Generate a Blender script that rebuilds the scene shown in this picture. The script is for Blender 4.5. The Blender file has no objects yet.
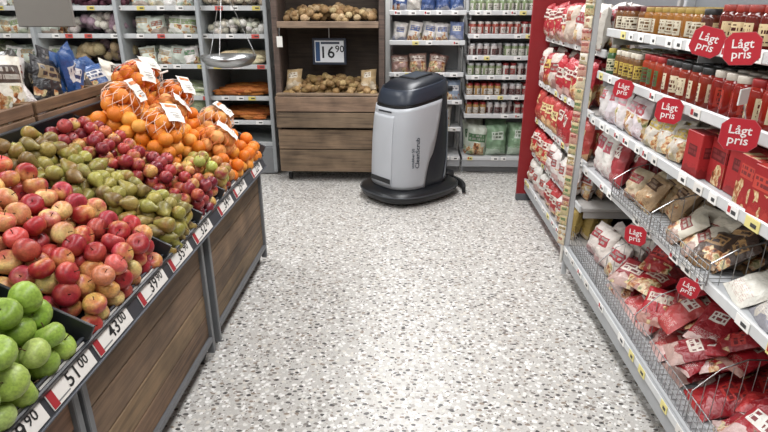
import bpy, math, random
import numpy as np
from mathutils import Matrix, Vector, noise
R = random.Random(11)
sc = bpy.context.scene
PI = math.pi

def L(h, k=1.0):
    if isinstance(h, str):
        h = h.lstrip('#'); c = [int(h[i:i+2], 16)/255 for i in (0, 2, 4)]
    else: c = h
    return tuple((x/12.92 if x <= .04045 else ((x+.055)/1.055)**2.4)*k for x in c)

# ------------------------------------------------------------ node helpers
def newmat(name):
    m = bpy.data.materials.new(name); m.use_nodes = True
    nt = m.node_tree; b = nt.nodes['Principled BSDF']
    return m, nt, b
def nd(nt, t, **kw):
    n = nt.nodes.new(t)
    for k, v in kw.items(): setattr(n, k, v)
    return n
def mth(nt, op, a, b=None, c=None):
    n = nt.nodes.new('ShaderNodeMath'); n.operation = op
    for i, x in enumerate((a, b, c)):
        if x is None: continue
        if isinstance(x, (int, float)): n.inputs[i].default_value = x
        else: nt.links.new(x, n.inputs[i])
    return n.outputs[0]
def mixc(nt, f, a, b, mode='MIX'):
    n = nt.nodes.new('ShaderNodeMix'); n.data_type = 'RGBA'; n.blend_type = mode
    for i, x in ((0, f), (6, a), (7, b)):
        if isinstance(x, (int, float)): n.inputs[i].default_value = x
        elif isinstance(x, tuple): n.inputs[i].default_value = (*x, 1)
        else: nt.links.new(x, n.inputs[i])
    return n.outputs[2]
def attr(nt, name):
    return nd(nt, 'ShaderNodeAttribute', attribute_name=name)
def ramp(nt, fac, stops, interp='LINEAR'):
    n = nt.nodes.new('ShaderNodeValToRGB'); n.color_ramp.interpolation = interp
    cr = n.color_ramp
    while len(cr.elements) < len(stops): cr.elements.new(.5)
    for e, (p, c) in zip(cr.elements, stops):
        e.position = p; e.color = (*c, 1)
    nt.links.new(fac, n.inputs[0]); return n.outputs[0]
def noise_n(nt, vec, scale, detail=2, dist=0):
    n = nt.nodes.new('ShaderNodeTexNoise'); n.inputs['Scale'].default_value = scale
    n.inputs['Detail'].default_value = detail; n.inputs['Distortion'].default_value = dist
    if vec is not None: nt.links.new(vec, n.inputs['Vector'])
    return n.outputs[0]
def objco(nt, scale=None):
    t = nd(nt, 'ShaderNodeTexCoord').outputs['Object']
    if scale:
        m = nt.nodes.new('ShaderNodeMapping'); m.inputs['Scale'].default_value = scale
        nt.links.new(t, m.inputs['Vector']); return m.outputs[0]
    return t
def bump(nt, b, h, s, d=.01):
    n = nt.nodes.new('ShaderNodeBump'); n.inputs['Strength'].default_value = s
    n.inputs['Distance'].default_value = d
    nt.links.new(h, n.inputs['Height']); nt.links.new(n.outputs[0], b.inputs['Normal'])

def colmat(name, rough=.5, metal=0, var=.12, scale=30, spec=.5, bmp=0):
    m, nt, b = newmat(name)
    a = attr(nt, 'Col').outputs['Color']
    n = noise_n(nt, objco(nt), scale, 3)
    v = ramp(nt, n, [(.3, (1-var,)*3), (.7, (1+var*.3,)*3)])
    nt.links.new(mixc(nt, 1.0, a, v, 'MULTIPLY'), b.inputs['Base Color'])
    b.inputs['Roughness'].default_value = rough; b.inputs['Metallic'].default_value = metal
    b.inputs['Specular IOR Level'].default_value = spec
    if bmp: bump(nt, b, n, bmp)
    return m
M_PAINT = colmat('painted_metal', .45, 0, .05)
M_PLAST = colmat('moulded_plastic', .35, 0, .05)
M_RUB = colmat('dark_rubber', .7, 0, .15)
M_STEEL = colmat('steel', .28, 1, .1)
M_CARD = colmat('printed_card', .6, 0, .02)
M_FRUIT = colmat('fruit_skin', .38, 0, .3, 160, .4)
M_CITRUS = colmat('citrus_peel', .48, 0, .18, 300, .4, .25)
M_VEG = colmat('vegetable_skin', .6, 0, .3, 90, .3, .3)
M_GLOSS = colmat('gloss_shell', .33, 0, .03, 4)

def wood(name, sc3):
    m, nt, b = newmat(name)
    a = attr(nt, 'Col').outputs['Color']
    v = objco(nt, sc3)
    n1 = noise_n(nt, v, 1.0, 6, .8)
    g = ramp(nt, n1, [(.25, (.36, .33, .31)), (.45, (.82, .81, .8)), (.6, (1.1, 1.08, 1.05)), (.8, (.55, .52, .5))])
    n2 = noise_n(nt, objco(nt), 5, 5)
    g2 = ramp(nt, n2, [(.3, (.55,)*3), (.7, (1.15,)*3)])
    c = mixc(nt, 1, mixc(nt, 1, a, g, 'MULTIPLY'), g2, 'MULTIPLY')
    nt.links.new(c, b.inputs['Base Color']); b.inputs['Roughness'].default_value = .7
    bump(nt, b, n1, .3, .004)
    return m
M_WOODY = wood('weathered_wood_lengthwise', (45, 2.5, 45))
M_WOODX = wood('weathered_wood_crosswise', (2.5, 45, 45))

def printed(name, jar=False, rough=.32):
    m, nt, b = newmat(name)
    A = attr(nt, 'Col').outputs['Color']; B = attr(nt, 'Col2').outputs['Color']
    P = attr(nt, 'P').outputs['Vector']
    s = nd(nt, 'ShaderNodeSeparateXYZ'); nt.links.new(P, s.inputs[0])
    u, v, r = s.outputs
    off = mth(nt, 'MULTIPLY', r, 53.0)
    if jar: u2 = mth(nt, 'FRACT', mth(nt, 'ADD', mth(nt, 'MULTIPLY', u, 2.0), r))
    else: u2 = u
    du = mth(nt, 'ABSOLUTE', mth(nt, 'SUBTRACT', u2, .5))
    def rows(v, k, lo, thr, us, half):
        vv = mth(nt, 'MULTIPLY', v, k)
        ln = mth(nt, 'GREATER_THAN', mth(nt, 'FRACT', vv), lo)
        c = nd(nt, 'ShaderNodeCombineXYZ')
        nt.links.new(mth(nt, 'ADD', mth(nt, 'MULTIPLY', u2, us), off), c.inputs[0])
        nt.links.new(mth(nt, 'MULTIPLY', mth(nt, 'FLOOR', vv), 7.7), c.inputs[1])
        nt.links.new(off, c.inputs[2])
        n = noise_n(nt, c.outputs[0], 1.0, 1)
        t = mth(nt, 'GREATER_THAN', n, thr)
        return mth(nt, 'MULTIPLY', mth(nt, 'MULTIPLY', ln, t), mth(nt, 'LESS_THAN', du, half))
    def rng(x, a, c):
        return mth(nt, 'MULTIPLY', mth(nt, 'GREATER_THAN', x, a), mth(nt, 'LESS_THAN', x, c))
    if jar:
        lab = mth(nt, 'MULTIPLY', rng(v, .18, .72), mth(nt, 'LESS_THAN', du, .38))
        c = mixc(nt, lab, A, B)
        logo = mth(nt, 'MULTIPLY', rows(v, 7, .35, .47, 14, .3), rng(v, .25, .66))
        c = mixc(nt, logo, c, mixc(nt, .6, A, (.02, .02, .02)))
    else:
        f1 = mth(nt, 'FRACT', mth(nt, 'MULTIPLY', r, 7.31)); f2 = mth(nt, 'FRACT', mth(nt, 'MULTIPLY', r, 17.7))
        vv = mth(nt, 'ADD', v, mth(nt, 'MULTIPLY', mth(nt, 'SUBTRACT', f1, .5), .22))
        cc = nd(nt, 'ShaderNodeCombineXYZ')
        nt.links.new(mth(nt, 'ADD', u2, off), cc.inputs[0]); nt.links.new(v, cc.inputs[1]); nt.links.new(off, cc.inputs[2])
        n = noise_n(nt, cc.outputs[0], 6.0, 4)
        n0 = noise_n(nt, cc.outputs[0], 2.2, 2)
        food = ramp(nt, n, [(.3, L('4a2616')), (.45, L('a8683a')), (.56, L('d8c49a')), (.7, L('6a7440'))])
        pic = mth(nt, 'MULTIPLY', mth(nt, 'GREATER_THAN', n0, .54), mth(nt, 'LESS_THAN', vv, .5))
        pic = mth(nt, 'MULTIPLY', pic, mth(nt, 'GREATER_THAN', f2, .35))
        swirl = mth(nt, 'LESS_THAN', mth(nt, 'ADD', v, mth(nt, 'MULTIPLY', n0, .8)), mth(nt, 'ADD', .35, mth(nt, 'MULTIPLY', f1, .35)))
        hw = mth(nt, 'ADD', .22, mth(nt, 'MULTIPLY', f2, .26))
        lab = mth(nt, 'MULTIPLY', rng(vv, .54, .8), mth(nt, 'LESS_THAN', du, hw))
        c = mixc(nt, mth(nt, 'MULTIPLY', swirl, .8), A, mixc(nt, .35, B, A))
        c = mixc(nt, pic, c, food)
        c = mixc(nt, lab, c, B)
        logo = mth(nt, 'MULTIPLY', mth(nt, 'MULTIPLY', rows(vv, 9, .35, .46, 11, .4), rng(vv, .57, .77)), mth(nt, 'LESS_THAN', du, mth(nt, 'SUBTRACT', hw, .04)))
        c = mixc(nt, logo, c, mixc(nt, .5, A, (.05, .03, .03)))
        t2 = mth(nt, 'MULTIPLY', rows(v, 34, .45, .5, 26, .4), rng(v, .08, .3))
        c = mixc(nt, mth(nt, 'MULTIPLY', t2, .6), c, mixc(nt, .3, B, A))
    nt.links.new(c, b.inputs['Base Color']); b.inputs['Roughness'].default_value = rough
    if not jar:
        nb = noise_n(nt, objco(nt), 30, 3, .6); bump(nt, b, nb, .5 if 'foil' in name else .05, .02)
    return m
M_BAG = printed('printed_foil_bag', False, .33)
M_BOX = printed('printed_carton', False, .5)
M_JAR = printed('labelled_glass_jar', True, .12)

# ------------------------------------------------------------ mesh builder
class MB:
    def __init__(s, base=None):
        s.V=[]; s.F=[]; s.C=[]; s.C2=[]; s.P=[]; s.MI=[]; s.S=[]; s.mats=[]; s.n=0
        s.base = base or Matrix()
    def add(s, v, f, M=None, mat=M_PAINT, c=(.5,.5,.5), c2=None, uv=None, smooth=True, r=None, cols=None):
        v = np.asarray(v, dtype=float)
        T = np.array(s.base @ (M if M is not None else Matrix()))
        w = v @ T[:3, :3].T + T[:3, 3]
        if mat not in s.mats: s.mats.append(mat)
        mi = s.mats.index(mat); n = len(v)
        s.V.append(w)
        s.C.append(np.tile(np.array(c), (n, 1)) if cols is None else cols)
        s.C2.append(np.tile(np.array(c2 if c2 is not None else (.9,.9,.9)), (n, 1)))
        p = np.zeros((n, 3))
        if uv is not None: p[:, :2] = uv
        p[:, 2] = R.random() if r is None else r
        s.P.append(p)
        o = s.n
        s.F.extend([tuple(i+o for i in q) for q in f])
        s.MI.extend([mi]*len(f)); s.S.extend([smooth]*len(f)); s.n += n
    def box(s, ce, size, mat=M_PAINT, c=(.5,.5,.5), b=.002, rot=None, M=None, c2=None):
        T = Matrix.Translation(ce)
        if rot is not None: T = T @ rot
        if M is not None: T = M @ T
        v, uv = bbox_v(size, min(b, min(size)*.45))
        s.add(v, BF, T, mat, c, c2, uv, False)
    def wire(s, p0, p1, r, mat=M_STEEL, c=(.6,.6,.6), seg=6):
        p0 = Vector(p0); p1 = Vector(p1); d = p1-p0; l = d.length
        q = d.to_track_quat('Z', 'Y').to_matrix().to_4x4()
        v, f, uv = lathe([(r, 0), (r, l)], seg)
        s.add(v, f, Matrix.Translation(p0) @ q, mat, c, None, uv)
    def cyl(s, ce, r, h, axis='z', mat=M_PAINT, c=(.5,.5,.5), seg=24, b=.004, M=None):
        v, f, uv = lathe([(0, -h/2), (r-b, -h/2), (r, -h/2+b), (r, h/2-b), (r-b, h/2), (0, h/2)], seg)
        rot = {'z': Matrix(), 'x': Matrix.Rotation(PI/2, 4, 'Y'), 'y': Matrix.Rotation(PI/2, 4, 'X')}[axis]
        T = Matrix.Translation(ce) @ rot
        if M is not None: T = M @ T
        s.add(v, f, T, mat, c, None, uv, True)
    def text(s, txt, M, size, mat=M_CARD, c=(0,0,0)):
        v, f = textm(txt)
        s.add(np.array(v)*size, f, M, mat, c, None, None, False)
    def build(s, name, parent=None, sharp=True):
        me = bpy.data.meshes.new(name)
        V = np.concatenate(s.V)
        me.from_pydata(V.tolist(), [], s.F)
        for m in s.mats: me.materials.append(m)
        me.polygons.foreach_set('material_index', s.MI)
        me.polygons.foreach_set('use_smooth', s.S)
        for nm, arr in (('Col', s.C), ('Col2', s.C2)):
            a = me.color_attributes.new(nm, 'FLOAT_COLOR', 'POINT')
            A = np.concatenate(arr); A = np.hstack([A, np.ones((len(A), 1))])
            a.data.foreach_set('color', A.astype(np.float32).ravel())
        a = me.attributes.new('P', 'FLOAT_VECTOR', 'POINT')
        a.data.foreach_set('vector', np.concatenate(s.P).astype(np.float32).ravel())
        me.update()
        o = bpy.data.objects.new(name, me); sc.collection.objects.link(o)
        if parent: o.parent = parent
        return o
def empty(name):
    e = bpy.data.objects.new(name, None); sc.collection.objects.link(e); e.empty_display_size = .1; return e

SG = [(a, b, c) for a in (-1, 1) for b in (-1, 1) for c in (-1, 1)]
IDX = {}
for ax in range(3):
    for s_ in SG: IDX[(ax, s_)] = len(IDX)
def bbox_v(size, b):
    h = [x/2 for x in size]; V = []; U = []
    for ax in range(3):
        for s_ in SG:
            p = [s_[i]*(h[i] if i == ax else h[i]-b) for i in range(3)]
            V.append(p)
            n = [(s_[i]+1)/2 for i in range(3)]
            U.append((n[1], n[2]) if ax == 0 else (n[0], n[2]) if ax == 1 else (n[0], n[1]*.05))
    return np.array(V), np.array(U)
def _bf():
    V, _ = bbox_v((1, 1, 1), .1); F = []
    def fix(q):
        p = V[list(q)]; n = np.cross(p[1]-p[0], p[2]-p[0])
        return tuple(q) if n.dot(p.mean(0)) > 0 else tuple(reversed(q))
    for ax in range(3):
        o = [i for i in range(3) if i != ax]
        for sg in (-1, 1):
            q = []
            for a, b in ((-1, -1), (1, -1), (1, 1), (-1, 1)):
                s_ = [0]*3; s_[ax] = sg; s_[o[0]] = a; s_[o[1]] = b; q.append(IDX[(ax, tuple(s_))])
            F.append(fix(q))
    for c in range(3):
        a, b = [i for i in range(3) if i != c]
        for sa in (-1, 1):
            for sb in (-1, 1):
                q = []
                for ax, k in ((a, -1), (a, 1), (b, 1), (b, -1)):
                    s_ = [0]*3; s_[a] = sa; s_[b] = sb; s_[c] = k; q.append(IDX[(ax, tuple(s_))])
                F.append(fix(q))
    for s_ in SG: F.append(fix([IDX[(0, s_)], IDX[(1, s_)], IDX[(2, s_)]]))
    return F
BF = _bf()
def gridf(nx, ny):
    return [(j*nx+i, j*nx+i+1, (j+1)*nx+i+1, (j+1)*nx+i) for j in range(ny-1) for i in range(nx-1)]
def lathe(prof, seg=16):
    V = []; U = []; n = len(prof)
    z0 = prof[0][1]; z1 = prof[-1][1]
    for r, z in prof:
        for i in range(seg+1):
            a = 2*PI*i/seg
            V.append((r*math.cos(a), r*math.sin(a), z)); U.append((i/seg, (z-z0)/((z1-z0) or 1)))
    return np.array(V), gridf(seg+1, n), np.array(U)
def pillow(w, h, t, seed=0, nx=13, ny=17):
    V = []; U = []
    for side in (-1, 1):
        for j in range(ny):
            for i in range(nx):
                u = i/(nx-1); v = j/(ny-1); a = abs(2*u-1); b = abs(2*v-1)
                k = max(0, 1-a**2.6)**.6*max(0, 1-(b/.94)**4 if b < .94 else 0)**.5
                cr = (noise.noise(Vector((u*4+seed*9.1, v*5, seed*3.3+side)))*.2+noise.noise(Vector((u*9+seed*4.1, v*11, seed*5.3+side)))*.1)*t*(1 if k > 0 else .3)
                sw = 1-.07*(1-b**3)
                V.append(((u-.5)*w*sw, side*(t/2*k)+cr, v*h)); U.append((u if side < 0 else 1-u, v))
    f = gridf(nx, ny); n = nx*ny
    return np.array(V), f+[tuple(i+n for i in q) for q in f], np.array(U)
_pc = {}
def pillow_c(w, h, t, seed):
    k = (round(w, 3), round(h, 3), round(t, 3), seed)
    if k not in _pc: _pc[k] = pillow(w, h, t, seed)
    return _pc[k]
_tc = {}
def textm(s):
    if s in _tc: return _tc[s]
    cu = bpy.data.curves.new('t', 'FONT'); cu.body = s; cu.size = 1; cu.align_x = 'CENTER'; cu.align_y = 'CENTER'
    cu.resolution_u = 2; cu.offset = .012
    ob = bpy.data.objects.new('t', cu); sc.collection.objects.link(ob)
    dg = bpy.context.evaluated_depsgraph_get(); oe = ob.evaluated_get(dg); me = oe.to_mesh()
    v = [tuple(x.co) for x in me.vertices]; f = [tuple(p.vertices) for p in me.polygons]
    oe.to_mesh_clear(); bpy.data.objects.remove(ob); bpy.data.curves.remove(cu)
    _tc[s] = (v, f); return _tc[s]
def axes(o, x, y, z):
    M = Matrix.Identity(4)
    for i, a in enumerate((x, y, z)):
        a = Vector(a).normalized()
        for k in range(3): M[k][i] = a[k]
    for k in range(3): M[k][3] = o[k]
    return M
T = Matrix.Translation
def RZ(a): return Matrix.Rotation(a, 4, 'Z')
def RX(a): return Matrix.Rotation(a, 4, 'X')
def RY(a): return Matrix.Rotation(a, 4, 'Y')
def rrot(): return RZ(R.uniform(0, 6.28)) @ RX(R.uniform(-1.2, 1.2)) @ RY(R.uniform(-1, 1))
def S3(a, b=None, c=None):
    return Matrix.Diagonal((a, a if b is None else b, a if c is None else c, 1))
def vary(c, k=.1):
    f = 1+R.uniform(-k, k); return tuple(min(1, x*f*(1+R.uniform(-k, k)*.3)) for x in c)

# ------------------------------------------------------------ room
def plainbox(name, ce, size, mat):
    mb = MB(); mb.box(ce, size, mat, (1, 1, 1), .001); return mb.build(name)
# terrazzo floor
m, nt, b = newmat('terrazzo')
co = objco(nt)
def vor(scale, off, sx=1, ang=0):
    mp = nt.nodes.new('ShaderNodeMapping'); nt.links.new(co, mp.inputs[0])
    mp.inputs['Location'].default_value = (off, off*.7, 0); mp.inputs['Scale'].default_value = (1, sx, 1)
    mp.inputs['Rotation'].default_value = (0, 0, ang)
    wn = nt.nodes.new('ShaderNodeTexNoise'); wn.inputs['Scale'].default_value = scale*.7
    nt.links.new(mp.outputs[0], wn.inputs['Vector'])
    ad = mixc(nt, .02, mp.outputs[0], wn.outputs['Color'], 'ADD')
    v = nt.nodes.new('ShaderNodeTexVoronoi'); v.inputs['Scale'].default_value = scale
    nt.links.new(ad, v.inputs['Vector'])
    s = nd(nt, 'ShaderNodeSeparateColor'); nt.links.new(v.outputs['Color'], s.inputs[0])
    return v.outputs['Distance'], s.outputs[0], s.outputs[1]
base = ramp(nt, noise_n(nt, co, 140, 3), [(.3, L('aaa7a2')), (.7, L('c4c1bc'))])
d, r1, r2 = vor(48, 0)
chip = ramp(nt, r1, [(0, L('d4d2ce')), (.33, L('b4b0ab')), (.52, L('e2e0dd')), (.72, L('98938d')), (.86, L('c9c4bb'))], 'CONSTANT')
c = mixc(nt, mth(nt, 'LESS_THAN', d, .45), base, chip)
d, r1, r2 = vor(33, 3.3, 1.5, .7)
dark = ramp(nt, r2, [(0, L('565250')), (.35, L('7a746e')), (.6, L('857769')), (.8, L('3e3b39'))], 'CONSTANT')
c = mixc(nt, mth(nt, 'MULTIPLY', mth(nt, 'LESS_THAN', d, .36), mth(nt, 'GREATER_THAN', r1, .52)), c, dark)
d, r1, r2 = vor(75, 7.1)
c = mixc(nt, mth(nt, 'MULTIPLY', mth(nt, 'LESS_THAN', d, .33), mth(nt, 'GREATER_THAN', r1, .68)), c, ramp(nt, r2, [(0, L('625d5a')), (.5, L('86796e'))], 'CONSTANT'))
nt.links.new(c, b.inputs['Base Color']); b.inputs['Roughness'].default_value = .38
M_FLOOR = m
m, nt, b = newmat('white_wall_paint')
nt.links.new(ramp(nt, noise_n(nt, objco(nt), 6, 3), [(.3, L('cfcdc9')), (.7, L('dddbd7'))]), b.inputs['Base Color'])
b.inputs['Roughness'].default_value = .85; M_WALL = m
plainbox('floor', (-.9, 1.6, -.05), (7.4, 9.4, .1), M_FLOOR)
plainbox('ceiling', (-.9, 1.6, 3.15), (7.4, 9.4, .1), M_WALL)
plainbox('wall_back', (-.9, 6.25, 1.55), (7.4, .1, 3.1), M_WALL)
plainbox('wall_front', (-.9, -3.05, 1.55), (7.4, .1, 3.1), M_WALL)
plainbox('wall_left', (-4.55, 1.6, 1.55), (.1, 9.2, 3.1), M_WALL)
plainbox('wall_right', (2.75, 1.6, 1.55), (.1, 9.2, 3.1), M_WALL)

# lamps
em, nt, b = newmat('lamp_diffuser'); b.inputs['Emission Color'].default_value = (.98, .99, 1, 1); b.inputs['Emission Strength'].default_value = 3
for (x, y) in [(0.05, -1.2), (0.05, 1.0), (0.05, 3.1), (0.05, 5.0), (-2.6, -1), (-2.6, 1.6), (-2.6, 4.0)]:
    mb = MB(); mb.box((x, y, 3.065), (.34, 1.5, .07), M_PAINT, L('e8e8e6'), .01)
    mb.box((x, y, 3.027), (.28, 1.42, .01), em, (1, 1, 1)); fx = mb.build('ceiling_luminaire')
    la = bpy.data.lights.new('tube_light', 'AREA'); la.shape = 'RECTANGLE'; la.size = .6; la.size_y = 1.7
    la.energy = {5.0: 56, -1.2: 28, 1.0: 41, 3.1: 50}.get(y, 45); la.color = (.985, .99, 1.0)
    lo = bpy.data.objects.new('tube_light', la); lo.location = (x, y, 3.0); sc.collection.objects.link(lo); lo.parent = fx
w = bpy.data.worlds.new('World'); sc.world = w; w.use_nodes = True
w.node_tree.nodes['Background'].inputs[0].default_value = (.9, .93, 1, 1); w.node_tree.nodes['Background'].inputs[1].default_value = .4

# ------------------------------------------------------------ fruit protos
def fruit_prof(kind, n=11):
    P = []
    for i in range(n):
        p = PI*(1-i/(n-1)); s = math.sin(p); cz = math.cos(p)
        if kind == 'apple':
            P.append((s*(1+.09*cz), .9*cz-.30*math.exp(-(p/.42)**2)+.14*math.exp(-((PI-p)/.4)**2)))
        elif kind == 'orange': P.append((s, .95*cz))
        elif kind == 'plum': P.append((s*.95, 1.0*cz-.16*math.exp(-(p/.4)**2)))
    return P
pear_prof = [(0, -1.15), (.5, -1.13), (.86, -.85), (1.0, -.4), (.95, .05), (.72, .5), (.5, .85), (.4, 1.15), (.3, 1.38), (0, 1.42)]
PROTO = {k: lathe(fruit_prof(k), 16) for k in ('apple', 'orange', 'plum')}
PROTO['pear'] = lathe(pear_prof, 14)
_stem = lathe([(.05, 0), (.035, .25), (.05, .5)], 5)
def lump(seed, amp=.18, seg=12, n=9):
    v, f, uv = lathe([(math.sin(PI*(1-i/(n-1))), math.cos(PI*(1-i/(n-1)))) for i in range(n)], seg)
    v = v.copy()
    for i, p in enumerate(v):
        v[i] = p*(1+amp*noise.noise(Vector(p)*1.6+Vector((seed*5, 0, 0))))
    return v, f, uv
LUMP = [lump(i) for i in range(6)]
CAUL = [lump(20+i, .3, 16, 12) for i in range(3)]
def fruit(mb, kind, M, r, c, c2, mat=M_FRUIT, stem=True):
    v, f, uv = PROTO[kind]
    d = np.array([R.gauss(0, 1) for _ in range(3)]); d /= np.linalg.norm(d)+1e-6
    nz = np.array([noise.noise(Vector(p)*1.8+Vector((d[0]*9, 0, 0))) for p in v])
    t = np.clip((v @ d)*.6+nz*.8+.3+R.uniform(-.5, .25), 0, 1)[:, None]
    cols = np.array(c)*(1-t)+np.array(c2)*t
    mb.add(v*r, f, M, mat, c, None, uv, True, cols=cols)
    if stem:
        a, b_, u_ = _stem; o = {'apple': .55, 'pear': 1.35, 'plum': .8, 'orange': .9}[kind]
        mb.add(a*r, b_, M @ T((0, 0, o*r)), mat, L('4a3420'), None, u_)
ZR = .02
TR = axes((-.885, 0, .665+ZR), (0, 1, 0), (-.881, 0, .473), (.473, 0, .881))
def heap(name, kind, y0, y1, r, pal, layers=2, s0=.0, s1=.74, mat=M_FRUIT, stem=True, up=0.0, mixin=None):
    mb = MB(); d = 2*r
    for k in range(layers):
        ins = k*r*.55
        j = 0
        while True:
            s = s0+ins+r*.9+j*d*.9
            if s > s1-r-ins*.3: break
            y = y0+r+k*r*.25+((j+k) % 2)*r*.8
            while y < y1-r*.8-k*r*.2:
                if not (k == layers-1 and R.random() < .22):
                    c, c2 = R.choice(pal)
                    rr = r*R.uniform(.9, 1.06)
                    rot = rrot() if kind != 'pear' else RZ(R.uniform(0, 6.28)) @ RX(PI/2+R.uniform(-.5, .5))
                    M = TR @ T((y+R.uniform(-.3, .3)*r, s+R.uniform(-.3, .3)*r, .006+r+k*d*.76+up*math.sin(PI*(y-y0)/(y1-y0))+R.uniform(-.15, .15)*r)) @ rot
                    fruit(mb, kind, M, rr, vary(L(c), .15), vary(L(c2), .15), mat, stem)
                y += d*1.01
            j += 1
    return mb.build(name)
heap('green_apples', 'apple', .0, 1.265, .041, [('88a440', 'a4ba5c'), ('94ac4c', 'b4c478'), ('7c9838', 'a4b85c')], 3)
heap('red_apples', 'apple', 1.285, 1.80, .0355, [('a82c30', 'd4a05c'), ('b8423c', 'dcb468'), ('94202a', 'c0604c'), ('c05a50', 'e0c47c'), ('ac3844', 'd0a458'), ('c07854', 'dcc880')], 3)
heap('pears', 'pear', 1.82, 2.13, .029, [('8c843c', '90703c'), ('9c944a', '746a36'), ('786038', '8e8a46'), ('98884c', '685232')], 3, up=.01)
heap('small_red_apples', 'plum', 2.15, 2.43, .030, [('84202c', 'b8663e'), ('701c2c', 'a84440'), ('9c3234', 'cc9c5a'), ('a43c38', 'd8b868')], 3)
heap('nectarines', 'plum', 2.46, 2.70, .032, [('c88a4a', '9c3430'), ('c8b060', 'b04a40'), ('b4a458', '8c3434'), ('acac58', 'b85848')], 3, s1=.27)
OP = [('dc7a20', 'e48c34'), ('d87018', 'e08424'), ('e09234', 'e6a24c')]
heap('oranges', 'orange', 2.46, 2.72, .037, OP, 3, s0=.27, mat=M_CITRUS, stem=False)
heap('oranges', 'orange', 2.71, 3.26, .037, OP, 2, mat=M_CITRUS, stem=False)
for (y, s, h, sd) in [(2.62, .42, .13, 1), (2.86, .48, .12, 2), (2.62, .63, .15, 5), (3.1, .3, .11, 3), (2.88, .2, .09, 4), (2.86, .70, .18, 6), (3.12, .56, .13, 7), (3.1, .76, .15, 8)]:
    mb = MB(); C = TR @ T((y, s, h+.045)) @ RZ(R.uniform(-.5, .5)) @ RX(R.uniform(-.2, .2))
    pts = []
    for k, (nz, zz) in enumerate(((5, -.03), (4, .03))):
        for i in range(nz):
            a = 2*PI*i/nz+sd+k; rr = .062 if k == 0 else .045
            pts.append((rr*math.cos(a)*1.25, rr*math.sin(a), zz+R.uniform(-.006, .006)))
    oc = R.choice([('dc7c28', 'e8983c'), ('e09850', 'e4ac6c'), ('d87018', 'dc8424')])
    for p in pts: fruit(mb, 'orange', C @ T(p) @ rrot(), .037, vary(L(oc[0])), vary(L(oc[1])), M_CITRUS, False)
    n = 12
    def hull(a, p): return Vector((.12*math.cos(a)*math.cos(p), .10*math.sin(a)*math.cos(p), .076*math.sin(p)))
    nc = L(R.choice(['e07a44', 'e4c8b4', 'e0d4c8', 'c84a20']))
    for i in range(n):
        for j in range(6):
            a0 = 2*PI*i/n; p0 = -PI/2+PI*j/6; p1 = -PI/2+PI*(j+1)/6
            sft = 2*PI/n*.5
            for sgn in (1, -1):
                a = C @ hull(a0+sft*j*sgn, p0); b_ = C @ hull(a0+sft*(j+1)*sgn, p1)
                mb.wire(a, b_, .0014, M_PLAST, nc, 4)
    e0 = C @ Vector((.11, 0, .01)); e1 = C @ Vector((.19, .02, .03)); mb.wire(e0, e1, .006, M_PLAST, nc, 6)
    ang = R.uniform(-.9, .9)
    Lm = C @ T((.0, -.03, .083)) @ RZ(ang) @ RX(.35)
    v = []; nx_, ny_ = 5, 9
    wd, hg = R.choice(((.085, .13), (.11, .09), (.09, .12)))
    for j in range(ny_):
        for i in range(nx_):
            x_ = (i/(nx_-1)-.5)*wd; y_ = (j/(ny_-1)-.5)*hg
            v.append((x_, y_, -1.6*y_*y_-1.5*x_*x_+.003*math.sin(j*2+i)))
    mb.add(np.array(v), gridf(nx_, ny_), Lm, M_CARD, L('dcd8d0'))
    if sd % 2: mb.box((0, .3*hg, .002-1.6*(.3*hg)**2), (.06, .018, .001), M_CARD, L('c8743c'), .0003, RX(-1.0*hg), M=Lm)
    for q in range(3): mb.box((.004*q, -.01-.013*q, .002), (.045-.008*q, .003, .001), M_CARD, L('8a8480'), .0003, M=Lm)
    mb.build('net_bag_of_oranges')

# ------------------------------------------------------------ produce stand
st = empty('produce_display_stand')
mb = MB()
WD = ['75604c', '806650', '6a5340', '877058', '7a624c']
for y1 in (3.27, 2.22, 1.22, .22, -.78):
    y0 = y1-1.0; yc = (y0+y1)/2; ln = .93
    for i, (z0, z1) in enumerate(((.13, .235), (.24, .35), (.355, .485), (.49, .625))):
        mb.box((-.915, yc, (z0+z1)/2), (.022, ln, z1-z0), M_WOODY, vary(L(R.choice(WD)), .2), .003)
    for yy in (y1-.022, y0+.022):
        mb.box((-.905, yy, .345), (.032, .026, .62), M_PAINT, L('696b6d'), .003)
    mb.box((-.905, yc, .115), (.035, ln, .025), M_PAINT, L('5f6062'), .003)
    for xx in (-1.95,):
        mb.box((xx, yc, .6), (.03, .97, .96), M_WOODY, L('5a4838'), .003)
    for yy in (y0+.05, y1-.05):
        for xx in (-.95, -1.9):
            mb.cyl((xx, yy, .045), .045, .028, 'x', M_RUB, L('2a2a2a'), 20)
            mb.box((xx, yy, .09), (.04, .045, .03), M_STEEL, L('8c8c8c'), .003)
for yy in (3.262, -1.77):
    for i, z in enumerate((.21, .37, .53)):
        mb.box((-1.43, yy, z), (1.02, .02, .15), M_WOODX, vary(L(R.choice(WD)), .12), .003)
    v = [(-.93, yy, .6), (-1.95, yy, .6), (-1.95, yy, 1.11), (-1.56, yy, 1.07), (-.93, yy, .7)]
    v2 = [(a, b_-.02, c_) for a, b_, c_ in v]
    mb.add(np.array(v+v2), [(0, 1, 2, 3, 4), (9, 8, 7, 6, 5)]+[(i, (i+1) % 5, (i+1) % 5+5, i+5) for i in range(5)], None, M_WOODX, L('5e4a38'), None, None, False)
mb.box((.745, .36, -.008), (5.0, .78, .016), M_PLAST, L('1d1e20'), .003, M=TR)
for y in (-.02, 1.275, 1.81, 2.14, 2.445):
    mb.box((y, .37, .045), (.009, .74, .095), M_PLAST, L('26282b'), .002, M=TR)
for y in (3.24,):
    mb.box((y, .37, .05), (.012, .74, .11), M_PLAST, L('3a3c40'), .003, M=TR)
mb.box((.745, -.002, .015), (5.0, .012, .06), M_PLAST, L('222428'), .003, M=TR)
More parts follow.
